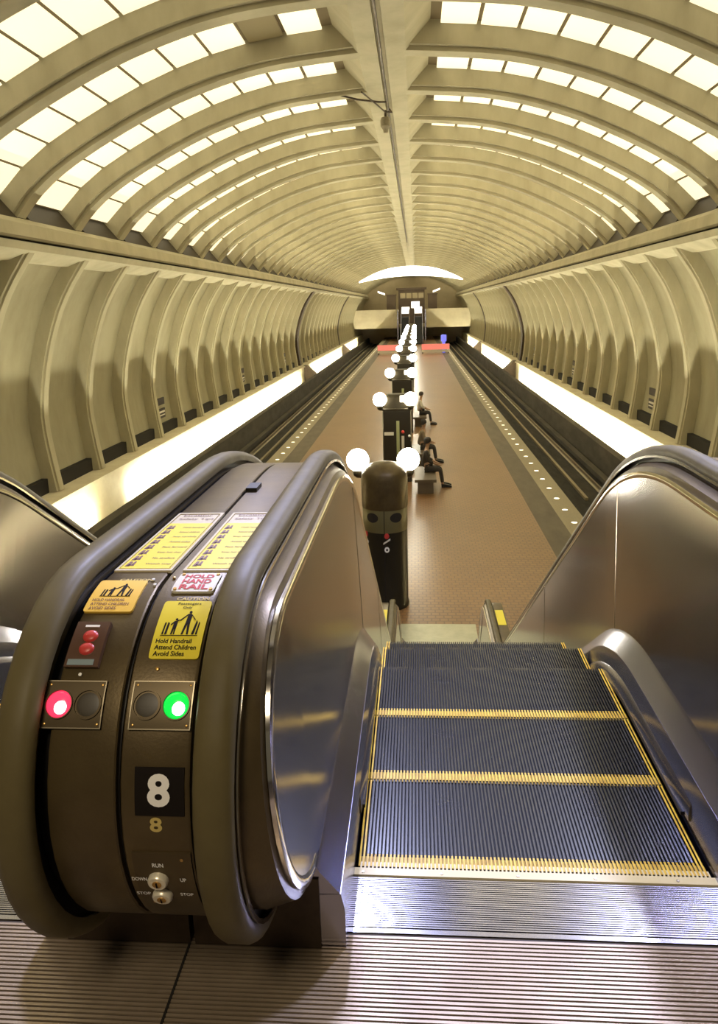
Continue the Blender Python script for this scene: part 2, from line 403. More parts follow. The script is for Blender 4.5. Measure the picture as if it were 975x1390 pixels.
# ------------------------------------------------------------------ platform and tracks
m = MB(); m.box(XC - 3.45, XC + 3.45, 3.0, YEND, ZP - 1.1, ZP)
o = m.build('floor', M['tile']); tag(o, 'island platform paved with reddish brown tiles', kind='structure')
m = MB()
for s in (-1, 1):
    a, b = sorted((XC + s * 3.45, XC + s * 4.05)); m.box(a, b, 3, YEND, ZP - 1.1, ZP)
o = m.build('floor_strip', M['dark_tile']); tag(o, 'dark tile strips along both platform edges', kind='structure')
for s, nn in ((-1, 7), (1, 8)):
    m = MB(); a, b = sorted((XC + s * 4.05, XC + s * 4.62)); m.box(a, b, 3, YEND, ZP - .3, ZP + .004)
    a, b = sorted((XC + s * 4.05, XC + s * 4.45)); m.box(a, b, 3, YEND, ZP - 1.2, ZP - .3)
    o = m.build('trim_%d' % nn, M['granite']); tag(o, 'granite platform edge on the %s' % ('left' if s < 0 else 'right'), kind='structure')
    m = MB(); a, b = sorted((XC + s * 4.45, XC + s * 9.3)); m.box(a, b, YBACK, YEND, -5.1, -4.75)
    o = m.build('floor_trackbed', M['ballast']); tag(o, 'black trackbed on the %s' % ('left' if s < 0 else 'right'), kind='structure')
    for h, lab in ((5.30, 'inner'), (6.73, 'outer')):
        m = MB(); c = XC + s * h
        m.prism([(c - .07, -4.75), (c + .07, -4.75), (c + .07, -4.73), (c + .012, -4.71), (c + .012, -4.63), (c + .036, -4.62), (c + .036, -4.58), (c - .036, -4.58), (c - .036, -4.62), (c - .012, -4.63), (c - .012, -4.71), (c - .07, -4.73)], 'y', 0, YEND)
        o = m.build('rail', M['rail']); tag(o, '%s steel rail of the %s track' % (lab, 'left' if s < 0 else 'right'), 'rail', 'running rails')
    m = MB(); c = XC + s * 6.05; m.box(c - .05, c + .05, 24, YEND, -4.75, -4.66)  # granite tone stands in for the lit wet line
    o = m.build('track_channel', M['granite']); tag(o, 'narrow channel painted pale as a lit wet line between the rails of the %s track' % ('left' if s < 0 else 'right'), 'channel')
    m = MB(); c = XC + s * 7.12; m.box(c - .12, c + .12, 0, YEND, -4.60, -4.48); m.box(c - .03, c + .03, 0, YEND, -4.75, -4.6)
    o = m.build('third_rail', M['parapet']); tag(o, 'covered dark third rail beside the %s parapet' % ('left' if s < 0 else 'right'), 'third rail')
    # lights in the granite
    l0 = None; n = 0; y = 12.9
    while y < 96:
        n += 1
        if l0 is None:
            e = empty('edge_light', (0, 0, 0), 'x', 'light')
            MB().lathe((0, 0, 0), [(.085, -.02), (.085, .006), (.070, .010), (.070, -.02)], 18).build('ring', M['rail'], e)
            MB().lathe((0, 0, 0), [(.068, -.02), (.068, .008), (.035, .012), (.002, .014)], 18).build('lens', M['edge_light'], e)
            l0 = e
        else: e = copy_tree(l0)
        e.location = (XC + s * 4.31, y, ZP + .004)
        tag(e, 'round white light set in the %s granite platform edge, %s from the camera' % ('left' if s < 0 else 'right', ordinal(n)), 'light', 'lights along the platform edges')
        y += 1.155

# ------------------------------------------------------------------ pylons with globe lamps
def pylon(first):
    e = empty('lamp_pylon', (0, 0, 0), 'x', 'pylon')
    if first:
        MB().lathe((0, 0, 0), [(.40, 0), (.40, .06), (.385, .08), (.385, 1.84), (.02, 1.85)], 36).build('column', M['bronze'], e, 40)
        MB().lathe((0, 0, 0), [(.395, 1.80), (.40, 1.84), (.40, 2.28), (.385, 2.38), (.33, 2.48), (.22, 2.545), (.10, 2.57), (.004, 2.575)], 36).build('dome_cap', M['bronze_deck'], e, 40)
        MB().lathe((0, 0, 0), [(.380, 1.38), (.3885, 1.42), (.3885, 1.80), (.380, 1.82)], 36).build('sheen_band', M['olive_sheen'], e, 40)  # lighter ring painted in for the reflection under the cap
        b = MB()
        b.box(-.006, .006, -.391, -.38, .08, 1.80); b.build('seam', M['void'], e)
        for sx in (-1, 1):
            a = -PI / 2 + sx * .56
            b = MB(); rings = []
            for rr, dd in ((.02, .0), (.35, 0.), (.7, 0.), (1., 0.), (1., -.03)):
                ring = []
                for k in range(20):
                    t = 2 * PI * k / 20; aa = a + rr * .30 * math.cos(t); z = 1.67 + rr * .085 * math.sin(t)
                    r = .3905 + dd; ring.append((r * math.cos(aa), r * math.sin(aa), z))
                rings.append(ring)
            b.loft(rings); b.build('oval_opening', M['void'], e)
        for sx, zz in ((.10, 1.36), (-.95, 1.36)):
            a = -PI / 2 + sx
            def ring(a0, z0, ra, rz, r):
                return [(r * math.cos(a0 + ra * math.cos(2 * PI * k / 16)), r * math.sin(a0 + ra * math.cos(2 * PI * k / 16)), z0 + rz * math.sin(2 * PI * k / 16)) for k in range(16)]
            MB().loft([ring(a, zz, .105, .05, .38), ring(a, zz, .105, .05, .394), ring(a, zz, .01, .004, .40)]).build('red_lamp', M['red'], e)
            MB().loft([ring(a, zz - .24, .11, .05, .38), ring(a, zz - .24, .11, .05, .395), ring(a, zz - .24, .05, .022, .396)]).build('white_dial', M['white'], e)
            MB().loft([ring(a, zz - .24, .045, .02, .38), ring(a, zz - .24, .045, .02, .40)]).build('dial_centre', M['black'], e)
            MB().loft([[(r * math.cos(a + da), r * math.sin(a + da), zz - .11 + dz + (.05 if sx > 0 else -.05) * da / .2) for da, dz in ((-.15, 0), (.15, .0), (.15, .03), (-.15, .03))] for r in (.385, .398)]).build('pale_bar', M['sign_white'], e)
        gy = .52
    else:
        b = MB(); pr = [(-.40, -.30), (.40, -.30), (.43, -.2), (.43, .2), (.40, .3), (-.40, .3), (-.43, .2), (-.43, -.2)]
        b.prism(pr, 'z', 0, 2.30); b.build('column', M['bronze'], e)
        b = MB(); b.loft([[(x * q, y * q, z) for x, y in pr] for q, z in ((1.01, 2.30), (1.01, 2.42), (.93, 2.55), (.6, 2.62))]); b.build('dome_cap', M['bronze'], e)
        b = MB(); b.box(-.38, -.10, -.315, -.30, 1.42, 1.52); b.build('white_label', M['sign_white'], e)
        b = MB(); b.box(-.02, .07, -.318, -.30, .35, 1.85); b.build('map_strip', M['sign_green'], e)
        b = MB(); b.box(.13, .21, -.318, -.30, .35, 1.40); b.build('route_strip', M['sign_white'], e)
        MB().ball((.17, -.31, 1.52), .05, 12, 8).build('red_lamp', M['red'], e)
        MB().ball((.36, -.31, 1.40), .04, 12, 8).build('white_dial', M['white'], e)
        b = MB(); b.box(.10, .24, -.40, -.30, 2.42, 2.60); b.build('lit_box', M['lit_white'], e)
        gy = -.36
    for sx in (-1, 1):
        g = MB().ball((sx * .45 - .04, gy, 2.50), .20, 24, 14).build('globe_lamp', M['globe'], e, 60)
        MB().lathe((sx * .45 - .04, gy, 2.24), [(.03, -.06), (.08, -.02), (.10, .04), (.085, .09), (.02, .1)], 16).build('lamp_collar', M['bronze'], g, 40)
    b = MB(); b.tube([(-.49, gy, 2.20), (.41, gy, 2.20)], .03, 8); b.tube([(-.04, gy, 2.20), (-.04, 0, 2.20)], .03, 8)
    b.build('lamp_arm', M['bronze'], e)
    return e
p1 = pylon(True); p1.location = (XC + .03, 12.55, ZP)
tag(p1, 'dark domed pylon with twin globes, nearest to the foot of the escalator', 'pylon', 'lamp pylons along the platform centre')
p2 = pylon(False)
for i in range(10):
    e = p2 if i == 0 else copy_tree(p2)
    e.location = (XC + (.01 if i < 4 else 0), 22.3 + 8.9 * i, ZP)
    tag(e, 'dark lamp pylon with twin globes on the platform centre line, %s from the escalator' % ordinal(i + 2), 'pylon', 'lamp pylons along the platform centre')

# benches and seated people
def bench(name, x, y, lab):
    e = empty(name, (x, y, ZP), lab, 'bench', 'benches beside the pylons')
    b = MB(); b.box(-.30, .30, -.9, .9, .37, .45); b.build('seat', M['bench'], e)
    for yy in (-.7, .55):
        b = MB(); b.box(-.22, .22, yy, yy + .15, 0, .37); b.build('leg', M['bench'], e)
    return e
bench('bench', .12, 24.9, 'dark stone bench behind the second pylon with a person on it')
def skinned(name, joints, edges, material, parent, sub=2):
    me = bpy.data.meshes.new(name); me.from_pydata([j[:3] for j in joints], edges, [])
    o = bpy.data.objects.new(name, me); C.objects.link(o)
    md = o.modifiers.new('s', 'SKIN'); md.use_smooth_shade = True
    for i, j in enumerate(joints):
        r = j[3]; me.skin_vertices[0].data[i].radius = (r, r) if not isinstance(r, tuple) else r
    me.skin_vertices[0].data[0].use_root = True
    sb = o.modifiers.new('u', 'SUBSURF'); sb.levels = sb.render_levels = sub
    dg = bpy.context.evaluated_depsgraph_get(); dg.update()
    ne = bpy.data.meshes.new_from_object(o.evaluated_get(dg)); o.modifiers.clear(); o.data = ne
    ne.materials.clear(); ne.materials.append(material); ne.shade_smooth()
    if parent: o.parent = parent
    return o
def seated(x, y, shirt, lab, lean=0.):
    # sits facing +x, hips at z .52
    e = empty('person', (x, y, ZP), lab, 'person')
    J = [(0, 0, .60, .13), (.02 + lean * .3, 0, .75, .12), (.03 + lean * .6, 0, 1.00, .135), (.05 + lean, 0, 1.12, .06), (.07 + lean, 0, 1.20, .05), (.09 + lean, 0, 1.31, .085), (.09 + lean, 0, 1.39, .07)]
    E = [(0, 1), (1, 2), (2, 3), (3, 4), (4, 5), (5, 6)]
    for s in (-1, 1):
        n = len(J)
        J += [(.08, s * .09, .53, .085), (.44, s * .11, .52, .062), (.50, s * .12, .10, .042), (.53, s * .12, .045, .038), (.66, s * .13, .03, .03)]
        E += [(0, n), (n, n + 1), (n + 1, n + 2), (n + 2, n + 3), (n + 3, n + 4)]
        n = len(J)
        J += [(.03 + lean, s * .17, 1.04, .05), (.10 + lean, s * .21, .80, .042), (.34 + lean * .5, s * .13, .68, .032), (.40 + lean * .5, s * .11, .66, .028)]
        E += [(2, n), (n, n + 1), (n + 1, n + 2), (n + 2, n + 3)]
        for q in range(5):
            nn = len(J); yy = s * .11 + (q - 2) * .018
            J += [(.46 + lean * .5, yy, .655 - .003 * q, .009), (.49 + lean * .5, yy, .64, .008)]
            E += [(n + 3, nn), (nn, nn + 1)]
    skinned('body', J, E, M['skin'], e)
    b = MB(); rings = []
    for z, r in ((1.33, .099), (1.37, .104), (1.42, .095), (1.455, .06), (1.465, .01)):
        rings.append([(.075 + lean + r * math.cos(2 * PI * k / 16), r * .9 * math.sin(2 * PI * k / 16), z - (.0 if math.cos(2 * PI * k / 16) > 0 else .05 * (z < 1.36))) for k in range(16)])
    b.loft(rings); b.build('hair', M['hair'], e, 60)
    T = [(0, 0, .56, .145), (.02 + lean * .3, 0, .76, .135), (.03 + lean * .6, 0, 1.00, .15), (.045 + lean, 0, 1.11, .075)]
    E = [(0, 1), (1, 2), (2, 3)]
    for s in (-1, 1):
        n = len(T); T += [(.03 + lean, s * .175, 1.04, .062), (.10 + lean, s * .21, .80, .052), (.24 + lean * .7, s * .165, .73, .044)]; E += [(2, n), (n, n + 1), (n + 1, n + 2)]
    skinned('shirt', T, E, shirt, e)
    T = [(0, 0, .56, .15)]; E = []
    for s in (-1, 1):
        n = len(T); T += [(.08, s * .09, .54, .097), (.44, s * .11, .525, .073), (.50, s * .12, .13, .056)]; E += [(0, n), (n, n + 1), (n + 1, n + 2)]
    skinned('trousers', T, E, M['cloth_b'], e)
    for s in (-1, 1):
        b = MB(); b.prism([(.47, 0), (.76, 0), (.765, .04), (.68, .075), (.56, .10), (.47, .10)], 'y', s * .12 - .048, s * .12 + .048); b.build('shoe', M['black'], e)
    return e
seated(.12, 24.9, M['cloth_a'], 'person with dark hair seated beside the second pylon with legs stretched into the aisle', .02)
bench('bench', .22, 21.2, 'dark stone bench just ahead of the second pylon')
seated(.22, 21.4, M['cloth_b'], 'person in dark clothes seated just ahead of the second pylon', .0)
seated(.12, 33.2, M['cloth_c'], 'person in a pale shirt seated near the third pylon')
bench('bench', .12, 33.2, 'dark stone bench near the third pylon')

# ------------------------------------------------------------------ far end of the station
YM = 118.
m = MB()
for a, b in ((-9.9, -2.6), (1.4, 8.8)):
    m.box(a, b, YM, YM + .5, -1.75, 1.05)
m.box(-9.9, 8.8, YM + .5, YEND, -1.75, -1.2)
o = m.build('floor_bridge', M['bridge']); tag(o, 'concrete bridge and parapets across the far end', kind='structure')
m = MB()
arcin = [(XC + 7.9 * math.cos(PI * i / 24), 4.9 + 1.35 * math.sin(PI * i / 24)) for i in range(25)]
m.prism([(XC - 9.5, -5)] + [(XC + 9.5, -5), (XC + 9.5, 4.9)] + arcin + [(XC - 9.5, 4.9)], 'y', 131.5, 132)
o = m.build('wall_far', M['tan']); tag(o, 'tan wall closing the far end', kind='structure')
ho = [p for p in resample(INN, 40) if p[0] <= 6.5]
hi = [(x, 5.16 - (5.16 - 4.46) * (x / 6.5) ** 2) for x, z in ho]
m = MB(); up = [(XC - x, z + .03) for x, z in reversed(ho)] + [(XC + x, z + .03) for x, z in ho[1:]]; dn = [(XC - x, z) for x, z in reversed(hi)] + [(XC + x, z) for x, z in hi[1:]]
m.loft([[(a[0], 96.0, a[1]), (a[0], 96.3, a[1]), (b_[0], 96.3, b_[1]), (b_[0], 96.0, b_[1])] for a, b_ in zip(up, dn)])  # added glowing shape in place of the lit vault end
o = m.build('glow_crescent', M['arc']); tag(o, 'glowing crescent added for the brightly lit far end of the vault', kind='structure')
k = empty('station_kiosk', (-.6, YM + 3, -1.2), 'brown kiosk with lit windows on the far bridge', 'kiosk')
b = MB(); b.box(-2.1, 2.0, 0, 3, 0, 5.2); b.build('body', M['kiosk'], k)
b = MB(); b.box(-2.4, 2.3, -.3, 3.3, 5.2, 5.5); b.build('roof', M['kiosk'], k)
b = MB()
for i in range(4): b.box(-1.8 + i * .95, -1.0 + i * .95, -.05, .02, 3.9, 4.7)
b.build('upper_window', M['tan'], k)
b = MB(); b.box(-.1, 1.2, -.06, .02, 2.4, 3.4); b.build('lit_window', M['lit_white'], k)
for x, lab in ((-4.5, 'left'), (1.9, 'right')):
    b = MB(); b.box(x, x + 1.4, YM + 2, YM + 3.4, -1.2, 3.2); b.box(x - .08, x + 1.48, YM + 1.9, YM + 3.5, 3.2, 3.35)
    tag(b.build('dark_pillar', M['kiosk']), 'dark square pillar to the %s of the far kiosk' % lab, 'pillar', 'pillars flanking the kiosk')
for x, z0, lab in ((-5.3, 3.55, 'left'), (3.2, 3.55, 'right')):
    b = MB(); s = 1 if x > 0 else -1
    b.prism([(x - .55, z0 + .1 * -s), (x + .55, z0 + .5 * s * .6), (x + .55, z0 + .28 + .5 * s * .6), (x - .55, z0 + .28 - .1 * s)], 'y', YM + 1.8, YM + 2.0)
    tag(b.build('spotlight', M['lit_white']), 'small slanting lit lamp %s of the far kiosk' % lab, 'lamp', 'slanting lamps beside the kiosk')
for x, lab in ((-1.55, 'left'), (.35, 'right')):
    g = empty('far_escalator', (x, 104, ZP), 'far escalator with a white lit top, %s of the pair' % lab, 'escalator', 'escalators at the far end')
    for sx in (-.62, .55):
        b = MB(); b.prism([(0, 0), (2.2, 0), (9.5, 3.6), (14.2, 3.6), (14.2, 4.6), (9.3, 4.6), (2.0, 1.0), (0, 1.0), (-.3, .7), (-.3, .3)], 'x', sx, sx + .07); b.build('balustrade', M['skirt'], g)
    b = MB(); b.prism([(0, 0), (2.2, 0), (9.5, 3.55), (14.2, 3.55), (14.2, 3.2), (9.6, 3.2), (2.4, -.0)], 'x', -.5, .5); b.build('step_band', M['groove'], g)
    b = MB(); b.box(-.6, .6, 13.9, 14.1, 4.0, 5.0); b.build('white_panel', M['lit_white'], g)
for x, lab in ((-2.75, 'left'), (1.45, 'right')):
    b = MB(); b.box(x - .09, x + .09, 117.6, 117.8, ZP, .95)
    tag(b.build('post', M['skirt']), 'slim grey post at the %s side of the far escalators' % lab, 'post', 'posts by the far escalators')
b = empty('barrier', (0, 83.0, ZP), 'low red and white board barrier across the far platform', 'barrier')
for a, c in ((-4.2, -1.7), (.6, 3.6)):
    q = MB(); q.box(a, c, 0, .1, .45, 1.05); q.build('red_board', M['pink'], b)
    q = MB(); q.box(a, c, 0, .1, .18, .42); q.build('white_board', M['sign_white'], b)
    for xx in (a + .05, c - .15):
        q = MB(); q.box(xx, xx + .1, .1, .2, 0, 1.1); q.build('stand', M['parapet'], b)
b = MB(); b.lathe((3.05, 85, ZP), [(.16, 0), (.16, 1.2), (.30, 1.25), (.30, 1.9), (.1, 1.95)], 12); tag(b.build('blue_beacon', M['blue']), 'blue lamp post above the red barrier', 'lamp')

# ------------------------------------------------------------------ escalator geometry
TAN = .68; PHI = math.atan(TAN)
YCR = 2.68; RC = 1.0              # crest arc centre (YCR, -RC)
YI = YCR + RC * math.tan(PHI / 2)
RB = 1.9
YBI = YI + 3.6 / TAN; YB = YBI + RB * math.tan(PHI / 2)   # foot arc centre (YB, ZP+RB)
YT, ZT = 1.60, .57                # newel centre at the top
YL = 10.15                        # newel centre at the foot
def path(d, y0=YT, y1=YL, n=10):
    p = []
    yy = y0
    while yy < YCR - 1e-6: p.append((yy, d)); yy += .135
    for i in range(n + 1):
        a = PHI * i / n; p.append((YCR + (RC + d) * math.sin(a), -RC + (RC + d) * math.cos(a)))
    a = (YCR + (RC + d) * math.sin(PHI), -RC + (RC + d) * math.cos(PHI))
    b = (YB - (RB - d) * math.sin(PHI), ZP + RB - (RB - d) * math.cos(PHI))
    for i in range(1, 12): t = i / 12; p.append((a[0] + (b[0] - a[0]) * t, a[1] + (b[1] - a[1]) * t))
    for i in range(n + 1):
        t = PHI * (1 - i / n); p.append((YB - (RB - d) * math.sin(t), ZP + RB - (RB - d) * math.cos(t)))
    yy = YB + .2
    while yy < y1: p.append((yy, ZP + d)); yy += .2
    p.append((y1, ZP + d))
    return p
def newel_arc(d, top=True, n=22, a0=PI, a1=0.):
    r = d - ZT; out = []
    for i in range(n + 1):
        a = a0 + (a1 - a0) * i / n
        if top: out.append((YT - r * math.sin(a), ZT + r * math.cos(a)))
        else: out.append((YL + r * math.sin(a), ZP + ZT + r * math.cos(a)))
    return out
def loop(d):
    return newel_arc(d)[:-1] + path(d) + newel_arc(d, False, a0=0., a1=PI)[1:]
NL = len(loop(.9))
def sweep(prof, mats, name, parent, closed=True, smooth=35, y_from=None, y_to=None, newel=True):
    ps = {}
    rings = []
    for x, d in prof:
        if d not in ps: ps[d] = loop(d) if newel else path(d, y_from, y_to)
    n = len(next(iter(ps.values())))
    for i in range(n): rings.append([(x, ps[d][i][0], ps[d][i][1]) for x, d in prof])
    m = MB(); m.loft(rings, closed=closed, caps=True); return m.build(name, mats, parent, smooth)

HW = .485                 # half of the tread width
def step_profile():
    pts = []; n = 54; w = 2 * HW / n
    for i in range(n):
        x = -HW + i * w
        pts += [(x, 0), (x + w * .50, 0), (x + w * .50, -.010), (x + w * .999, -.010)]
    return pts
SP = 0.406; YCOMB = 1.83
def make_step(parent, first=True):
    n = 88; w = 2 * HW / n
    m = MB()
    m.box(-HW, HW, 0, SP - .004, -.030, -.0115, 1)
    for i in range(n):
        x = -HW + i * w
        m.box(x, x + w * .52, .0, SP - .004, -.0115, 0, 0)
    # curved riser facing down the slope
    rp_ = [(SP - .004, -.012), (SP + .004, -.08), (SP + .002, -.17), (SP - .02, -.27), (SP - .05, -.27), (SP - .03, -.17), (SP - .025, -.03)]
    m.prism(rp_, 'x', -HW, HW, 1)
    st = m.build('step', [M['tread'], M['groove']], parent)
    y = MB(); e = .050; y.box(-HW, HW, .001, e, -.0095, -.0080)
    for i in range(n):
        x = -HW + i * w; y.box(x + .0002, x + w * .52 - .0002, .001, e, -.004, .0009)
    for s in (-1, 1):
        for q in range(2):
            i = q if s < 0 else n - 1 - q
            x = -HW + i * w; y.box(x + .0002, x + w * .52 - .0002, e, SP - .006, -.004, .0009)
    y.build('yellow_edging', M['yellow'], st)
    return st

def surf(x, s, h=0.):         # a point of the deck surface (arc length s, 0 where the drum meets the flat top)
    R = .39 + h
    if s < 0:
        a = -s / .39; return (x, YT - R * math.sin(a), ZT + R * math.cos(a))
    y = YT + s
    if y <= YCR: return (x, y, .96 + h)
    a = (y - YCR) / (RC + .96); return (x, YCR + (RC + .96 + h) * math.sin(a), -RC + (RC + .96 + h) * math.cos(a))

def patch(x0, x1, s0, s1, h=.0015, th=.003, nx=2, ns=14, rnd=0.):
    """a thin plate lying on the curved deck"""
    m = MB()
    def row(s, hh):
        q = 0
        if rnd:
            t = min(s - s0, s1 - s)
            if t < rnd: q = rnd - math.sqrt(max(0, rnd * rnd - (rnd - t) ** 2))
        return [surf(x0 + q + (x1 - x0 - 2 * q) * i / nx, s, hh) for i in range(nx + 1)]
    ss = [s0 + (s1 - s0) * j / ns for j in range(ns + 1)]
    if rnd: ss = sorted(set(ss + [s0 + rnd * .15, s0 + rnd * .5, s1 - rnd * .5, s1 - rnd * .15]))
    rings = [row(s, h + th) + list(reversed(row(s, h - .004))) for s in ss]
    m.loft(rings); return m
def shape(poly, cx, cs, sx, ss, h=.0055):
    """a flat ink shape (outline in unit coordinates, v up the deck) on the deck"""
    m = MB(); m.loft([[surf(cx + u * sx, cs + v * ss, hh) for u, v in poly] for hh in (h - .003, h)]); return m
def lettering(txt, cx, cs, w, hgt, material, parent, name='lettering', h=.0055, bold=.0, align='CENTER', shear=0.):
    cu = bpy.data.curves.new('t', 'FONT'); cu.body = txt; cu.size = 1; cu.align_x = 'CENTER'; cu.offset = bold; cu.shear = shear; cu.extrude = 0; cu.resolution_u = 4
    ob = bpy.data.objects.new('t', cu); C.objects.link(ob)
    dg = bpy.context.evaluated_depsgraph_get(); dg.update()
    me = bpy.data.meshes.new_from_object(ob.evaluated_get(dg)); bpy.data.objects.remove(ob)
    xs = [v.co.x for v in me.vertices]; ys = [v.co.y for v in me.vertices]
    x0, x1, y0, y1 = min(xs), max(xs), min(ys), max(ys)
    bm = bmesh.new(); bm.from_mesh(me)
    bmesh.ops.subdivide_edges(bm, edges=[e for e in bm.edges if e.calc_length() > .3], cuts=2)
    bm.to_mesh(me); bm.free()
    for v in me.vertices:
        u = (v.co.x - (x0 + x1) / 2) / (x1 - x0) * w; t = (v.co.y - (y0 + y1) / 2) / (y1 - y0) * hgt
        v.co = surf(cx + u, cs + t, h)
    me.materials.clear(); me.materials.append(material)
    o = bpy.data.objects.new(name, me); C.objects.link(o)
    if parent: o.parent = parent
    return o

def figure_ink(cx, cs, w, hgt, parent):
    """adult holding a child's hand between two handrails, as on the caution sticker"""
    U = w; V = hgt
    def add(poly): 
        q = shape(poly, cx, cs, U, V); return q
    m = MB()
    def join(q): m.add(q.v, q.f)
    def disc(u, v, ru, rv): join(add([(u + ru * math.cos(2 * PI * k / 14), v + rv * math.sin(2 * PI * k / 14)) for k in range(14)]))
    disc(.17, .43, .040, .050); disc(-.17, .13, .036, .044)
    join(add([(.12, .36), (.20, .37), (.24, .30), (.23, .05), (.25, -.44), (.20, -.44), (.165, -.05), (.10, -.44), (.05, -.44), (.11, .05)]))
    join(add([(.12, .36), (.12, .31), (-.05, .07), (-.08, .10)]))
    join(add([(.22, .35), (.24, .30), (.35, .10), (.37, .13)]))
    join(add([(-.22, .06), (-.12, .07), (-.13, -.16), (-.14, -.44), (-.175, -.44), (-.175, -.2), (-.21, -.44), (-.25, -.44), (-.23, -.16)]))
    join(add([(-.13, .06), (-.07, .09), (-.09, .12), (-.15, .08)]))
    join(add([(-.22, .05), (-.21, .0), (-.29, -.10), (-.31, -.07)]))
    join(add([(-.42, -.44), (-.36, -.44), (-.34, -.02), (-.39, .02)])); join(add([(-.50, -.44), (-.455, -.44), (-.435, .0), (-.475, .0)]))
    join(add([(.34, -.44), (.41, -.44), (.45, .02), (.41, .10)])); join(add([(.45, -.44), (.50, -.44), (.52, .0), (.49, .04)]))
    join(add([(-.52, -.47), (.52, -.47), (.52, -.49), (-.52, -.49)]))
    return m.build('pictogram', M['ink'], parent)

def warning_board(x0, x1, s0, s1, parent, label):
    b = patch(x0, x1, s0, s1, ns=8).build('safety_notice', M['sign_pale'], parent, smooth=40); b['label'] = label
    w = x1 - x0; L = s1 - s0; cx = (x0 + x1) / 2
    patch(x0 + .006, x1 - .006, s0 + .012, s1 - L * .23, h=.0045, th=.0010, ns=6).build('yellow_field', M['sign_yellow'], b, smooth=40)
    m = MB()
    for (a, c, d, e) in ((x0 + .008, x0 + .0095, s0 + .016, s1 - .018), (x1 - .0095, x1 - .008, s0 + .016, s1 - .018), (x0 + .008, x1 - .008, s1 - .020, s1 - .018)):
        q = patch(a, c, d, e, h=.0062, th=.0004, nx=1, ns=6); m.add(q.v, q.f)
    m.build('border_line', M['ink_soft'], b)
    lettering('Escalator', cx, s1 - L * .07, w * .62, .020, M['ink_brown'], b, h=.0066, bold=.01)
    lettering('Safety Tips', cx + .004, s1 - L * .145, w * .74, .020, M['ink_brown'], b, h=.0066, bold=.01)
    rnd = random.Random(7)
    words = ['Hold handrail', 'Attend children', 'Step carefully', 'Avoid sides', 'Face forward', 'Keep feet clear', 'No strollers', 'Watch step']
    n = 8; top = s1 - L * .27; st = (top - s0 - .02) / n
    pm = MB()
    for i in range(n):
        s = top - st * (i + .5)
        lettering(words[i], x0 + w * .66, s, w * (.40 + .12 * rnd.random()), .013, M['ink_soft'], b, h=.0062, bold=.02)
        for u, v, a, c in ((-.3, .0, .25, .5), (.15, .15, .18, .35), (.0, -.25, .4, .14)):
            q = shape([(u - a, v - c), (u + a, v - c), (u + a * .7, v + c), (u - a * .5, v + c)], x0 + w * .20, s, .022, st * .75, h=.0063); pm.add(q.v, q.f)
    pm.build('pictogram_row', M['ink_brown'], b)
    return b

def lamp_plate(x0, x1, s0, s1, parent, lit, label):
    b = patch(x0, x1, s0, s1, h=.002, th=.003, ns=8).build('signal_plate', M['plate'], parent, smooth=40); b['label'] = label
    w = x1 - x0; cs = (s0 + s1) / 2
    m = MB()
    for (a, c, d, e) in ((x0, x1, s0, s0 + .0022), (x0, x1, s1 - .0022, s1), (x0, x0 + .002, s0, s1), (x1 - .002, x1, s0, s1)):
        q = patch(a, c, d, e, h=.0048, th=.0016, nx=1, ns=4); m.add(q.v, q.f)
    m.build('bright_edge', M['rail'], b)
    for i, cx in enumerate((x0 + w * .26, x0 + w * .74)):
        r = .0255
        kind = lit if (lit == 'red') == (i == 0) else None
        def dome(rad, hh, n=28):
            rings = []
            for q in range(7):
                t = PI / 2 * q / 6; rr = rad * math.cos(t) + .0003; z = .004 + hh * math.sin(t)
                rings.append([surf(cx + rr * math.cos(2 * PI * k / n), cs + rr * math.sin(2 * PI * k / n), z) for k in range(n)])
            mm = MB(); mm.loft(rings); return mm
        ln = dome(r, .010 if kind else .002).build('lens', M['lens_' + kind] if kind else M['lens_dark'], b, 60)
        ring = []
        for rr, z in ((r + .0028, .004), (r + .0026, .0085), (r + .0004, .0085), (r, .004)):
            ring.append([surf(cx + rr * math.cos(2 * PI * k / 28), cs + rr * math.sin(2 * PI * k / 28), z) for k in range(28)])
        mm = MB(); mm.loft(ring, caps=False); mm.build('bezel', M['plate'], b, 40)
        if kind:
            rings = []
            ox, os_ = (.007, -.007)
            for q in range(5):
                t = PI / 2 * q / 4; rr = .0125 * math.cos(t) + .0002
                rings.append([surf(cx + ox + rr * math.cos(2 * PI * k / 20), cs + os_ + rr * math.sin(2 * PI * k / 20), .0125 + .0035 * math.sin(t)) for k in range(20)])
            mm = MB(); mm.loft(rings); mm.build('bulb', M['hot_red'] if kind == 'red' else M['hot'], ln, 60)
    for cx in (x0 + .008, x1 - .008):
        for c2 in (s0 + .008, s1 - .008):
            ring = [[surf(cx + rr * math.cos(2 * PI * k / 10), c2 + rr * math.sin(2 * PI * k / 10), z) for k in range(10)] for rr, z in ((.0025, .004), (.0025, .0065), (.0004, .0072))]
            mm = MB(); mm.loft(ring); mm.build('screw', M['brass'], b, 60)
    return b

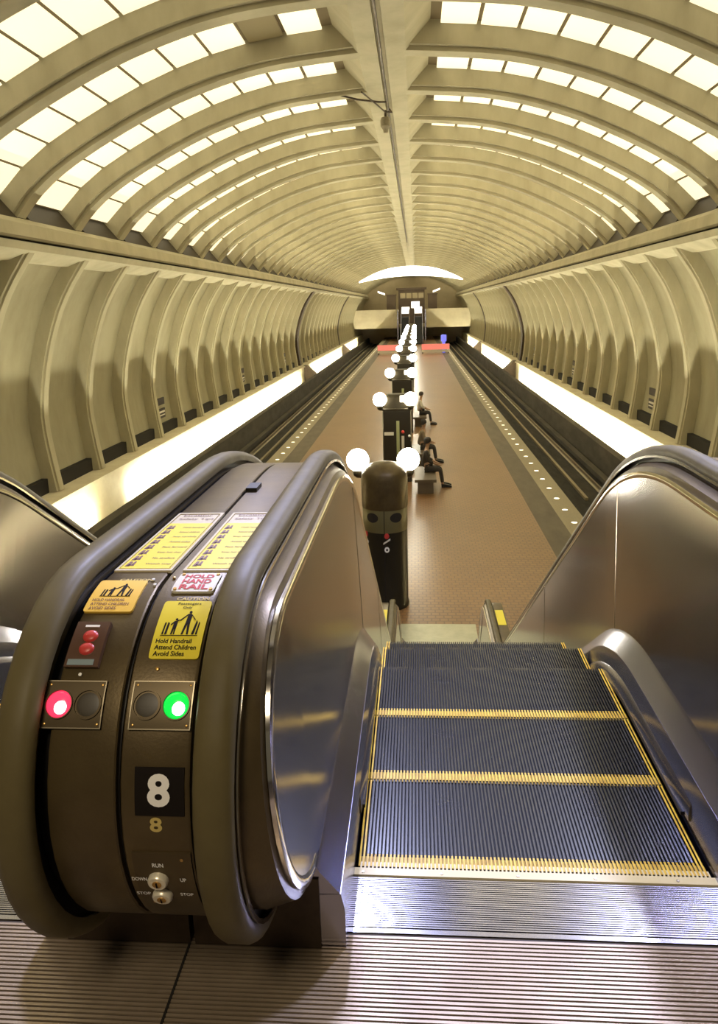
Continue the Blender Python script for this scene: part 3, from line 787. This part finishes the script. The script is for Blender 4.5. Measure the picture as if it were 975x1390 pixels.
# ---- one escalator in local coordinates (x = 0 on its centre line)
def escalator(loc_x, label):
    E_ = empty('escalator', (loc_x, 0, 0), label, 'escalator', 'two escalators side by side')
    # balustrades, mirrored
    HX = .688; SEAM = .8795
    for s, side in ((-1, 'left'), (1, 'right')):
        def pf(*a): return [(s * x, d) for x, d in a]
        hr = sweep(pf((HX - .036, .972), (HX - .039, .990), (HX - .032, 1.004), (HX - .016, 1.011), (HX + .016, 1.011), (HX + .032, 1.004), (HX + .039, .990), (HX + .036, .972), (HX + .026, .972), (HX + .026, .985), (HX - .026, .985), (HX - .026, .972)), M['rubber'], 'handrail', E_, smooth=50)
        hr['label'] = 'dark olive rubber handrail'
        sweep(pf((HX - .018, .90), (HX - .018, .986), (HX + .018, .986), (HX + .018, .90)), M['black'], 'handrail_guide', E_)
        sweep(pf((HX - .0395, .962), (HX - .043, .962), (HX - .043, .972), (HX - .0395, .972)), M['chrome'], 'handrail_trim', E_)
        # flank between handrail and panel, then bright rim
        cap = sweep(pf((HX - .030, .945), (.628, .925), (.622, .90), (.616, .86), (.66, .86), (.68, .92), (HX + .03, .945)), M['bronze_deck'], 'inner_cap', E_)
        rim = sweep(pf((.622, .906), (.613, .906), (.609, .896), (.609, .884), (.613, .878), (.622, .878)), M['chrome'], 'panel_rim', E_)
        for ob in (cap, rim):
            for v in ob.data.vertices:
                y, z = v.co.y, v.co.z
                d = z if y < YT else (z - ZP if y > YL else .9)
                if d < .9:
                    k = 1 if ob is rim or abs(v.co.x) < .63 else .35
                    v.co.x -= s * k * (.616 - (.560 + .056 * max(0, min(1, (d - .22) / .68))))
        # deck up to the seam
        dk = sweep(pf((HX + .050, .935), (HX + .054, .957), (HX + .060, .960), (SEAM - .006, .960), (SEAM - .003, .957), (SEAM - .003, .93)), M['bronze_deck'], 'deck_cover', E_, smooth=30)
        sweep(pf((HX + .02, .93), (HX + .055, .93), (HX + .055, .90), (HX + .02, .90)), M['black'], 'deck_groove', E_)
        sweep(pf((SEAM - .003, .93), (SEAM + .0005, .93), (SEAM + .0005, .945), (SEAM - .003, .945)), M['black'], 'deck_seam', E_)
        # inner panels of stainless steel with seams
        def lean(d): return .560 + (.616 - .560) * max(0, min(1, (d - .22) / (.90 - .22)))
        rows = [.205, .45, .70, .893]
        P_ = {d: path(d) for d in rows}
        nP = len(P_[.205])
        cuts = [i for i in range(nP) if any(abs(P_[.45][i][0] - y) < .35 for y in ())]
        bounds = [3.24, 5.0, 6.8, 8.7, 99]
        idx = []; j = 0
        for i in range(nP):
            if P_[.45][i][0] > bounds[j]: idx.append(i); j += 1
        segs = list(zip([0] + idx, idx + [nP - 1]))
        for si, (a, b) in enumerate(segs):
            m = MB()
            if si == 0:      # round newel end: fan
                arc = newel_arc(.893, n=22)
                cen = (s * lean(.5), YT, ZT); v = [cen] + [(s * lean(z), y, z) for y, z in arc]
                m.add(v, [(0, i + 1, i + 2) for i in range(len(arc) - 1)])
            for i in range(a, b):
                for r in range(len(rows) - 1):
                    q = [(P_[rows[r]][i], rows[r]), (P_[rows[r]][i + 1], rows[r]), (P_[rows[r + 1]][i + 1], rows[r + 1]), (P_[rows[r + 1]][i], rows[r + 1])]
                    m.add([(s * lean(d), p[0], p[1]) for p, d in q], [(0, 1, 2, 3)])
            if si == len(segs) - 1:
                arc = newel_arc(.893, False, n=22, a0=0., a1=PI)
                m.add([(s * lean(.5), YL, ZP + ZT)] + [(s * lean(z - ZP), y, z) for y, z in arc], [(0, i + 1, i + 2) for i in range(len(arc) - 1)])
            o = m.build('inner_panel', M['steel'], E_, smooth=30)
            if si == 0: o['label'] = 'rounded stainless newel panel'
            bm = bmesh.new(); bm.from_mesh(o.data); bmesh.ops.remove_doubles(bm, verts=bm.verts, dist=.0004); bmesh.ops.recalc_face_normals(bm, faces=bm.faces); bm.to_mesh(o.data); bm.free()
            o.data.polygons.foreach_set('use_smooth', [False] * len(o.data.polygons))
            md = o.modifiers.new('t', 'SOLIDIFY'); md.thickness = .004; md.offset = 0
            if si:
                m = MB(); t0 = [(P_[d][a], d) for d in rows]
                m.loft([[(s * (lean(d) - .0035), p[0] - .003, p[1]), (s * (lean(d) - .0035), p[0] + .003, p[1]), (s * (lean(d) + .004), p[0] + .003, p[1]), (s * (lean(d) + .004), p[0] - .003, p[1])] for p, d in t0])
                m.build('panel_joint', M['chrome'], E_)
        # inner deck and skirt
        def open_sweep(prof, mt, name, y0, y1, sm=30):
            ps = {d: path(d, y0, y1) for x, d in prof}
            n = len(next(iter(ps.values()))); m = MB()
            m.loft([[(x, ps[d][i][0], ps[d][i][1]) for x, d in prof] for i in range(n)]); return m.build(name, mt, E_, sm)
        open_sweep(pf((.503, .155), (.553, .218), (.560, .232), (.575, .232), (.575, .15)), M['skirt'], 'inner_deck', 1.55, 10.6, 60)
        open_sweep(pf((.494, -.16), (.494, .11), (.503, .157), (.575, .157), (.575, -.16)), M['skirt'], 'skirt_plate', 1.55, 10.6)
        # skirt guard with a rounded nose
        g = MB(); ps = {d: path(d, 2.02, 9.6) for d in (.028, .045, .075, .090)}; n = len(ps[.045]); rings = []
        for i in range(n):
            y = ps[.045][i][0]; q = min(1, max(.05, (y - 1.98) / .20), max(.05, (9.65 - y) / .2)); q = math.sqrt(q)
            rings.append([(s * .4945, *ps[.090][i]), (s * (.4945 - .012 * q), *ps[.075][i]), (s * (.4945 - .016 * q), *ps[.045][i]), (s * (.4945 - .012 * q), *ps[.028][i]), (s * .4945, *ps[.028][i])])
        g.loft(rings); g.build('skirt_guard', M['skirt'], E_, 60)
        g = MB(); ps = {d: path(d, 2.06, 9.5) for d in (.020, .032)}
        g.loft([[(s * .4945, *ps[.032][i]), (s * .480, *ps[.032][i]), (s * .480, *ps[.020][i]), (s * .4945, *ps[.020][i])] for i in range(len(ps[.020]))]); g.build('skirt_brush', M['black'], E_)
        # plinth, lower cladding
        m = MB(); x0, x1 = sorted((s * .556, s * (SEAM - .004)))
        m.box(x0, x1, 1.545, 2.4, 0, .20); m.build('plinth', M['plinth'], E_)
        m = MB(); pts = [(2.3, .5), (2.3, -.35), (3.2, -.9), (8.2, -3.59), (10.3, -3.59), (10.3, -3.2), (9.0, -3.2), (YB - .2, -3.1), (2.9, .5)]
        m.prism(pts, 'x', *sorted((s * .60, s * (SEAM - .004)))); m.build('truss_cladding', M['bronze'], E_)
        # yellow sticker by the foot newel
        m = MB(); xx = sorted((s * .75, s * .86)); m.box(xx[0], xx[1], 9.45, 9.95, ZP + .955, ZP + .965)
        o = m.build('foot_sticker', M['sign_yellow'], E_); o['label'] = 'yellow sticker on the lower end of the deck'
    # comb plate with cross grooves, and yellow comb teeth
    m = MB(); m.box(-.500, .500, 1.615, 1.795, -.03, -.004, 1)
    n = 24
    for i in range(n):
        y = 1.618 + i * .0072; m.box(-.498, .498, y, y + .0043, -.005, .0006, 0)
    m.box(-.500, .500, 1.601, 1.615, -.03, -.001, 0)
    m.build('comb_plate', [M['alu'], M['floor_groove']], E_)
    m = MB(); m.box(-.494, .494, 1.795, 1.822, -.03, .0030, 0)
    nt_ = 88; w = 2 * HW / nt_
    for i in range(nt_):
        x = -HW + i * w + w * .55; m.box(x, x + w * .42, 1.820, 1.846, -.008, .0022, 0)
    cb = m.build('comb', M['comb_yellow'], E_); cb['label'] = 'pale yellow comb segment with fine teeth'
    for x in (-.47, -.25, -.04, .17, .39):
        MB().lathe((x, 1.806, .003), [(.0045, 0), (.0045, .0012), (.001, .0014)], 10).build('comb_screw', M['rail'], E_)
    # steps
    zs = [0, 0, 0, -.10, -.26, -.49]
    while zs[-1] > -3.45: zs.append(zs[-1] - .2761)
    zs[-1] = max(zs[-1], -3.56); zs += [-3.6 + .0, -3.6, -3.6]
    s0 = make_step(E_)
    for i, z in enumerate(zs):
        o = s0 if i == 0 else copy_tree(s0, E_)
        o.location = (0, YCOMB + SP * i, z)
    # lower landing plate
    ye = YCOMB + SP * len(zs)
    m = MB(); m.box(-.62, .62, ye, 11.62, ZP, ZP + .012); m.build('landing_plate', M['landing'], E_)
    m = MB(); m.prism([(1.9, -.05), (2.9, -.08), (8.3, -3.6), (2.2, -.9), (1.9, -.6)], 'x', -.5, .5); m.build('truss_pan', M['black'], E_)
    return E_

E1 = escalator(.305, 'escalator going down in view, black grooved steps with yellow edges')
XS = -.5725 - .305            # the divider seam in local x
def on(e, cx): return cx - e.location.x

# --- fittings on the right half of the divider (belong to the escalator in view)
X = lambda x: x - .305
warning_board(X(-.548), X(-.412), .022, .525, E1, 'yellow safety notice on the right half of the deck')
hh = patch(X(-.543), X(-.447), -.086, .000, ns=6, rnd=.008).build('hold_handrail_plate', M['sign_white'], E1, 40); hh['label'] = 'white plate with red letters HOLD HAND RAIL'
for t, s in (('HOLD', -.018), ('HAND', -.043), ('RAIL', -.068)):
    lettering(t, X(-.495), s, .066, .020, M['ink_red'], hh, bold=.035)
for x in (-.535, -.455):
    for s in (-.008, -.078): shape([(math.cos(2 * PI * k / 12), math.sin(2 * PI * k / 12)) for k in range(12)], X(x), s, .004, .004, .0075).build('screw', M['brass'], hh)
lettering('CAUTION', X(-.486), -.108, .072, .010, M['gold'], E1, name='caution_heading', h=.001, bold=.03)['label'] = 'faded gold word CAUTION above the yellow sticker'
cs = patch(X(-.543), X(-.440), -.267, -.120, rnd=.007).build('caution_sticker', M['sign_yellow'], E1, 40); cs['label'] = 'bright yellow sticker with adult and child pictogram'
lettering('Passengers', X(-.487), -.130, .050, .009, M['ink'], cs, bold=.01); lettering('Only', X(-.489), -.142, .020, .009, M['ink'], cs, bold=.01)
figure_ink(X(-.491), -.183, .074, .066, cs)
for t, s, w_ in (('Hold Handrail', -.228, .074), ('Attend Children', -.242, .086), ('Avoid Sides', -.256, .064)):
    lettering(t, X(-.535) + w_ / 2, s, w_, .0105, M['ink'], cs, bold=.02)
lamp_plate(X(-.560), X(-.438), -.403, -.312, E1, 'green', 'plate with an unlit lens and a glowing green lens')
b8 = patch(X(-.542), X(-.446), -.561, -.470, h=.001, th=.0015).build('number_plate', M['ink'], E1, 40); b8['label'] = 'black square with a white figure 8'
lettering('8', X(-.495), -.512, .044, .062, M['white'], b8, h=.0042, bold=.035)
lettering('8', X(-.503), -.580, .024, .030, M['gold'], E1, name='faded_number', h=.0008, bold=.03)['label'] = 'faded small figure 8 under the black square'
kp = patch(X(-.556), X(-.440), -.850, -.640, h=.001, th=.0025, ns=14).build('key_switch_plate', M['plate'], E1, 40); kp['label'] = 'brown plate with two round key switches'
for t, x, s, w_ in (('RUN', -.507, -.668, .022), ('DOWN', -.549, -.706, .030), ('UP', -.462, -.706, .012), ('STOP', -.549, -.752, .028), ('STOP', -.462, -.752, .026)):
    lettering(t, X(x), s, w_, .010, M['white'], kp, h=.005, bold=.02)
for x, s in ((-.511, -.706), (-.511, -.755)):
    def rg(r, z): return [surf(X(x) + r * math.cos(2 * PI * k / 24), s + r * .92 * math.sin(2 * PI * k / 24), z) for k in range(24)]
    kk = MB().loft([rg(.020, .002), rg(.020, .012), rg(.017, .016), rg(.010, .016)]).build('key_switch', M['key'], kp, 40)
    MB().loft([rg(.009, .010), rg(.009, .0175), rg(.003, .018)]).build('key_core', M['brass'], kk, 40)
    q = shape([(-.2, -1), (.2, -1), (.2, 1), (-.2, 1)], X(x), s, .006, .006, .0195); q.build('key_slot', M['ink'], kk)
for x, s in ((-.459, -.655), (-.535, -.79), (-.555, -.02), (-.52, -.287)):
    MB().loft([[surf(X(x) + r * math.cos(2 * PI * k / 10), s + r * math.sin(2 * PI * k / 10), z) for k in range(10)] for r, z in ((.0035, .0), (.0035, .004), (.0005, .005))]).build('rivet', M['brass'], E1, 40)
sn = patch(X(-.572), X(-.535), .80, .88, h=.001, th=.012, ns=3).build('sensor', M['black'], E1); sn['label'] = 'small black sensor near the top of the deck'

# --- the neighbouring escalator, then its own fittings
def strip_copy():
    skip = {'safety_notice', 'hold_handrail_plate', 'caution_heading', 'caution_sticker', 'signal_plate', 'number_plate', 'faded_number', 'key_switch_plate', 'rivet', 'sensor'}
    c = E1.copy(); C.objects.link(c)
    for ch in list(E1.children):
        if ch.name.split('.')[0] not in skip: copy_tree(ch, c)
    return c
E2 = strip_copy(); E2.location.x = -1.458
E2['label'] = 'neighbouring escalator at the left edge, only its left side panel and handrail in view'
X = lambda x: x + 1.458
warning_board(X(-.712), X(-.575), .022, .525, E2, 'yellow safety notice on the left half of the deck')
lettering('CAUTION', X(-.640), -.028, .076, .010, M['gold'], E2, name='caution_heading', h=.001, bold=.03)['label'] = 'faded gold word CAUTION above the amber sticker'
cs = patch(X(-.716), X(-.608), -.153, -.038, rnd=.007).build('caution_sticker', M['sign_amber'], E2, 40); cs['label'] = 'amber sticker, wider and more worn'
m = figure_ink(X(-.662), -.080, .066, .050, cs)
for t, s, w_ in (('HOLD HANDRAIL', -.117, .072), ('ATTEND CHILDREN', -.130, .084), ('AVOID SIDES', -.143, .060)):
    lettering(t, X(-.706) + w_ / 2, s, w_, .0085, M['ink_brown'], cs, bold=.01)
rb = patch(X(-.710), X(-.640), -.287, -.186, h=.001, th=.010, ns=8).build('button_box', M['red_box'], E2, 40); rb['label'] = 'clear-covered box with red buttons'
for s in (-.222, -.250):
    MB().loft([[surf(X(-.672) + r * math.cos(2 * PI * k / 20), s + r * .85 * math.sin(2 * PI * k / 20), z) for k in range(20)] for r, z in ((.016, .010), (.015, .014), (.010, .0165), (.001, .017))]).build('red_button', M['red'], rb, 60)
patch(X(-.704), X(-.650), -.284, -.272, h=.011, th=.001, ns=2).build('grey_strip', M['blue_grey'], rb)
patch(X(-.690), X(-.660), -.200, -.195, h=.011, th=.001, ns=2).build('white_mark', M['white'], rb)
lamp_plate(X(-.736), X(-.615), -.403, -.313, E2, 'red', 'plate with a glowing red lens and an unlit lens')
for x, s in ((-.600, -.03), (-.588, -.055), (-.675, -.300)):
    MB().loft([[surf(X(x) + r * math.cos(2 * PI * k / 10), s + r * math.sin(2 * PI * k / 10), z) for k in range(10)] for r, z in ((.0035, .0), (.0035, .004), (.0005, .005))]).build('rivet', M['white'], E2, 40)

# ------------------------------------------------------------------ upper landing
m = MB(); m.box(-6.5, 5.5, -6, 1.600, -.30, -.004, 1)
y = -.6; 
while y < 1.592:
    m.box(-3.5, 2.5, y, y + .0068, -.006, 0, 0); y += .0118
o = m.build('floor_landing', [M['floor_plate'], M['floor_groove']]); tag(o, 'ribbed metal floor plate of the upper landing', kind='structure')
# thin dark joint between two floor plates
b = MB(); b.box(-.588, -.582, .4, 1.545, -.002, .0015); o = b.build('trim_9', M['void']); tag(o, 'dark joint between floor plates', kind='structure')
m = MB(); m.box(1.19, 5.5, 1.600, 3.0, -.30, 0); m.box(2.2, 5.5, 2.85, 3.0, 0, 1.0); m.box(-6.5, -2.335, 1.600, 3.0, -.30, 0); m.box(-6.5, -3.2, 2.85, 3.0, 0, 1.0)
o = m.build('floor_mezzanine', M['bridge']); tag(o, 'mezzanine slab beside the escalators', kind='structure')

# ------------------------------------------------------------------ lights
def area(name, loc, target, size, energy, col, sy=None, spread=None):
    l = bpy.data.lights.new(name, 'AREA'); l.energy = energy; l.color = col; l.shape = 'RECTANGLE'; l.size = size; l.size_y = sy or size
    if spread: l.spread = spread
    o = bpy.data.objects.new(name, l); C.objects.link(o); o.location = loc
    o.rotation_euler = (Vector(target) - Vector(loc)).to_track_quat('-Z', 'Y').to_euler(); return o
# added cool lights for glints on the escalator steel, no fixtures there
area('added_cool_light', (-.95, 6.4, 4.9), (-.2, 2.2, 0), .5, 380, (.58, .62, 1.0), .5)
area('added_cool_light', (2.7, 6.4, 4.9), (.8, 2.2, 0), .5, 420, (.58, .62, 1.0), .5)
# added warm light above and behind the camera, to brighten the newels
area('added_warm_light', (-.8, -.9, 3.4), (-.5, 1.6, .4), .8, 45, (1.0, .84, .60), .8)
w = bpy.data.worlds.new('World'); S.world = w; w.use_nodes = True
w.node_tree.nodes['Background'].inputs[0].default_value = (1.0, .88, .62, 1); w.node_tree.nodes['Background'].inputs[1].default_value = .08

# ------------------------------------------------------------------ camera
cam = bpy.data.cameras.new('camera'); co = bpy.data.objects.new('camera', cam); C.objects.link(co); S.camera = co
psi, th, ro, f = .0799, .2245, .0287, 1019.46
F = Vector((-math.sin(psi) * math.cos(th), math.cos(psi) * math.cos(th), -math.sin(th)))
R = Vector((math.cos(psi), math.sin(psi), 0)); U = R.cross(F)
R2 = R * math.cos(ro) - U * math.sin(ro); U2 = U * math.cos(ro) + R * math.sin(ro)
mt = Matrix((R2, U2, -F)).transposed().to_4x4(); mt.translation = (0, 0, EYE); co.matrix_world = mt
cam.sensor_fit = 'AUTO'; cam.sensor_width = 36; cam.lens = f / 1390 * 36; cam.shift_y = -45 / 1390
cam.clip_start = .05; cam.clip_end = 400
S.view_settings.view_transform = 'Standard'; S.view_settings.look = 'None'; S.view_settings.gamma = 1; S.view_settings.use_curve_mapping = False
S.view_settings.exposure = 0.25
S.cycles.max_bounces = 8
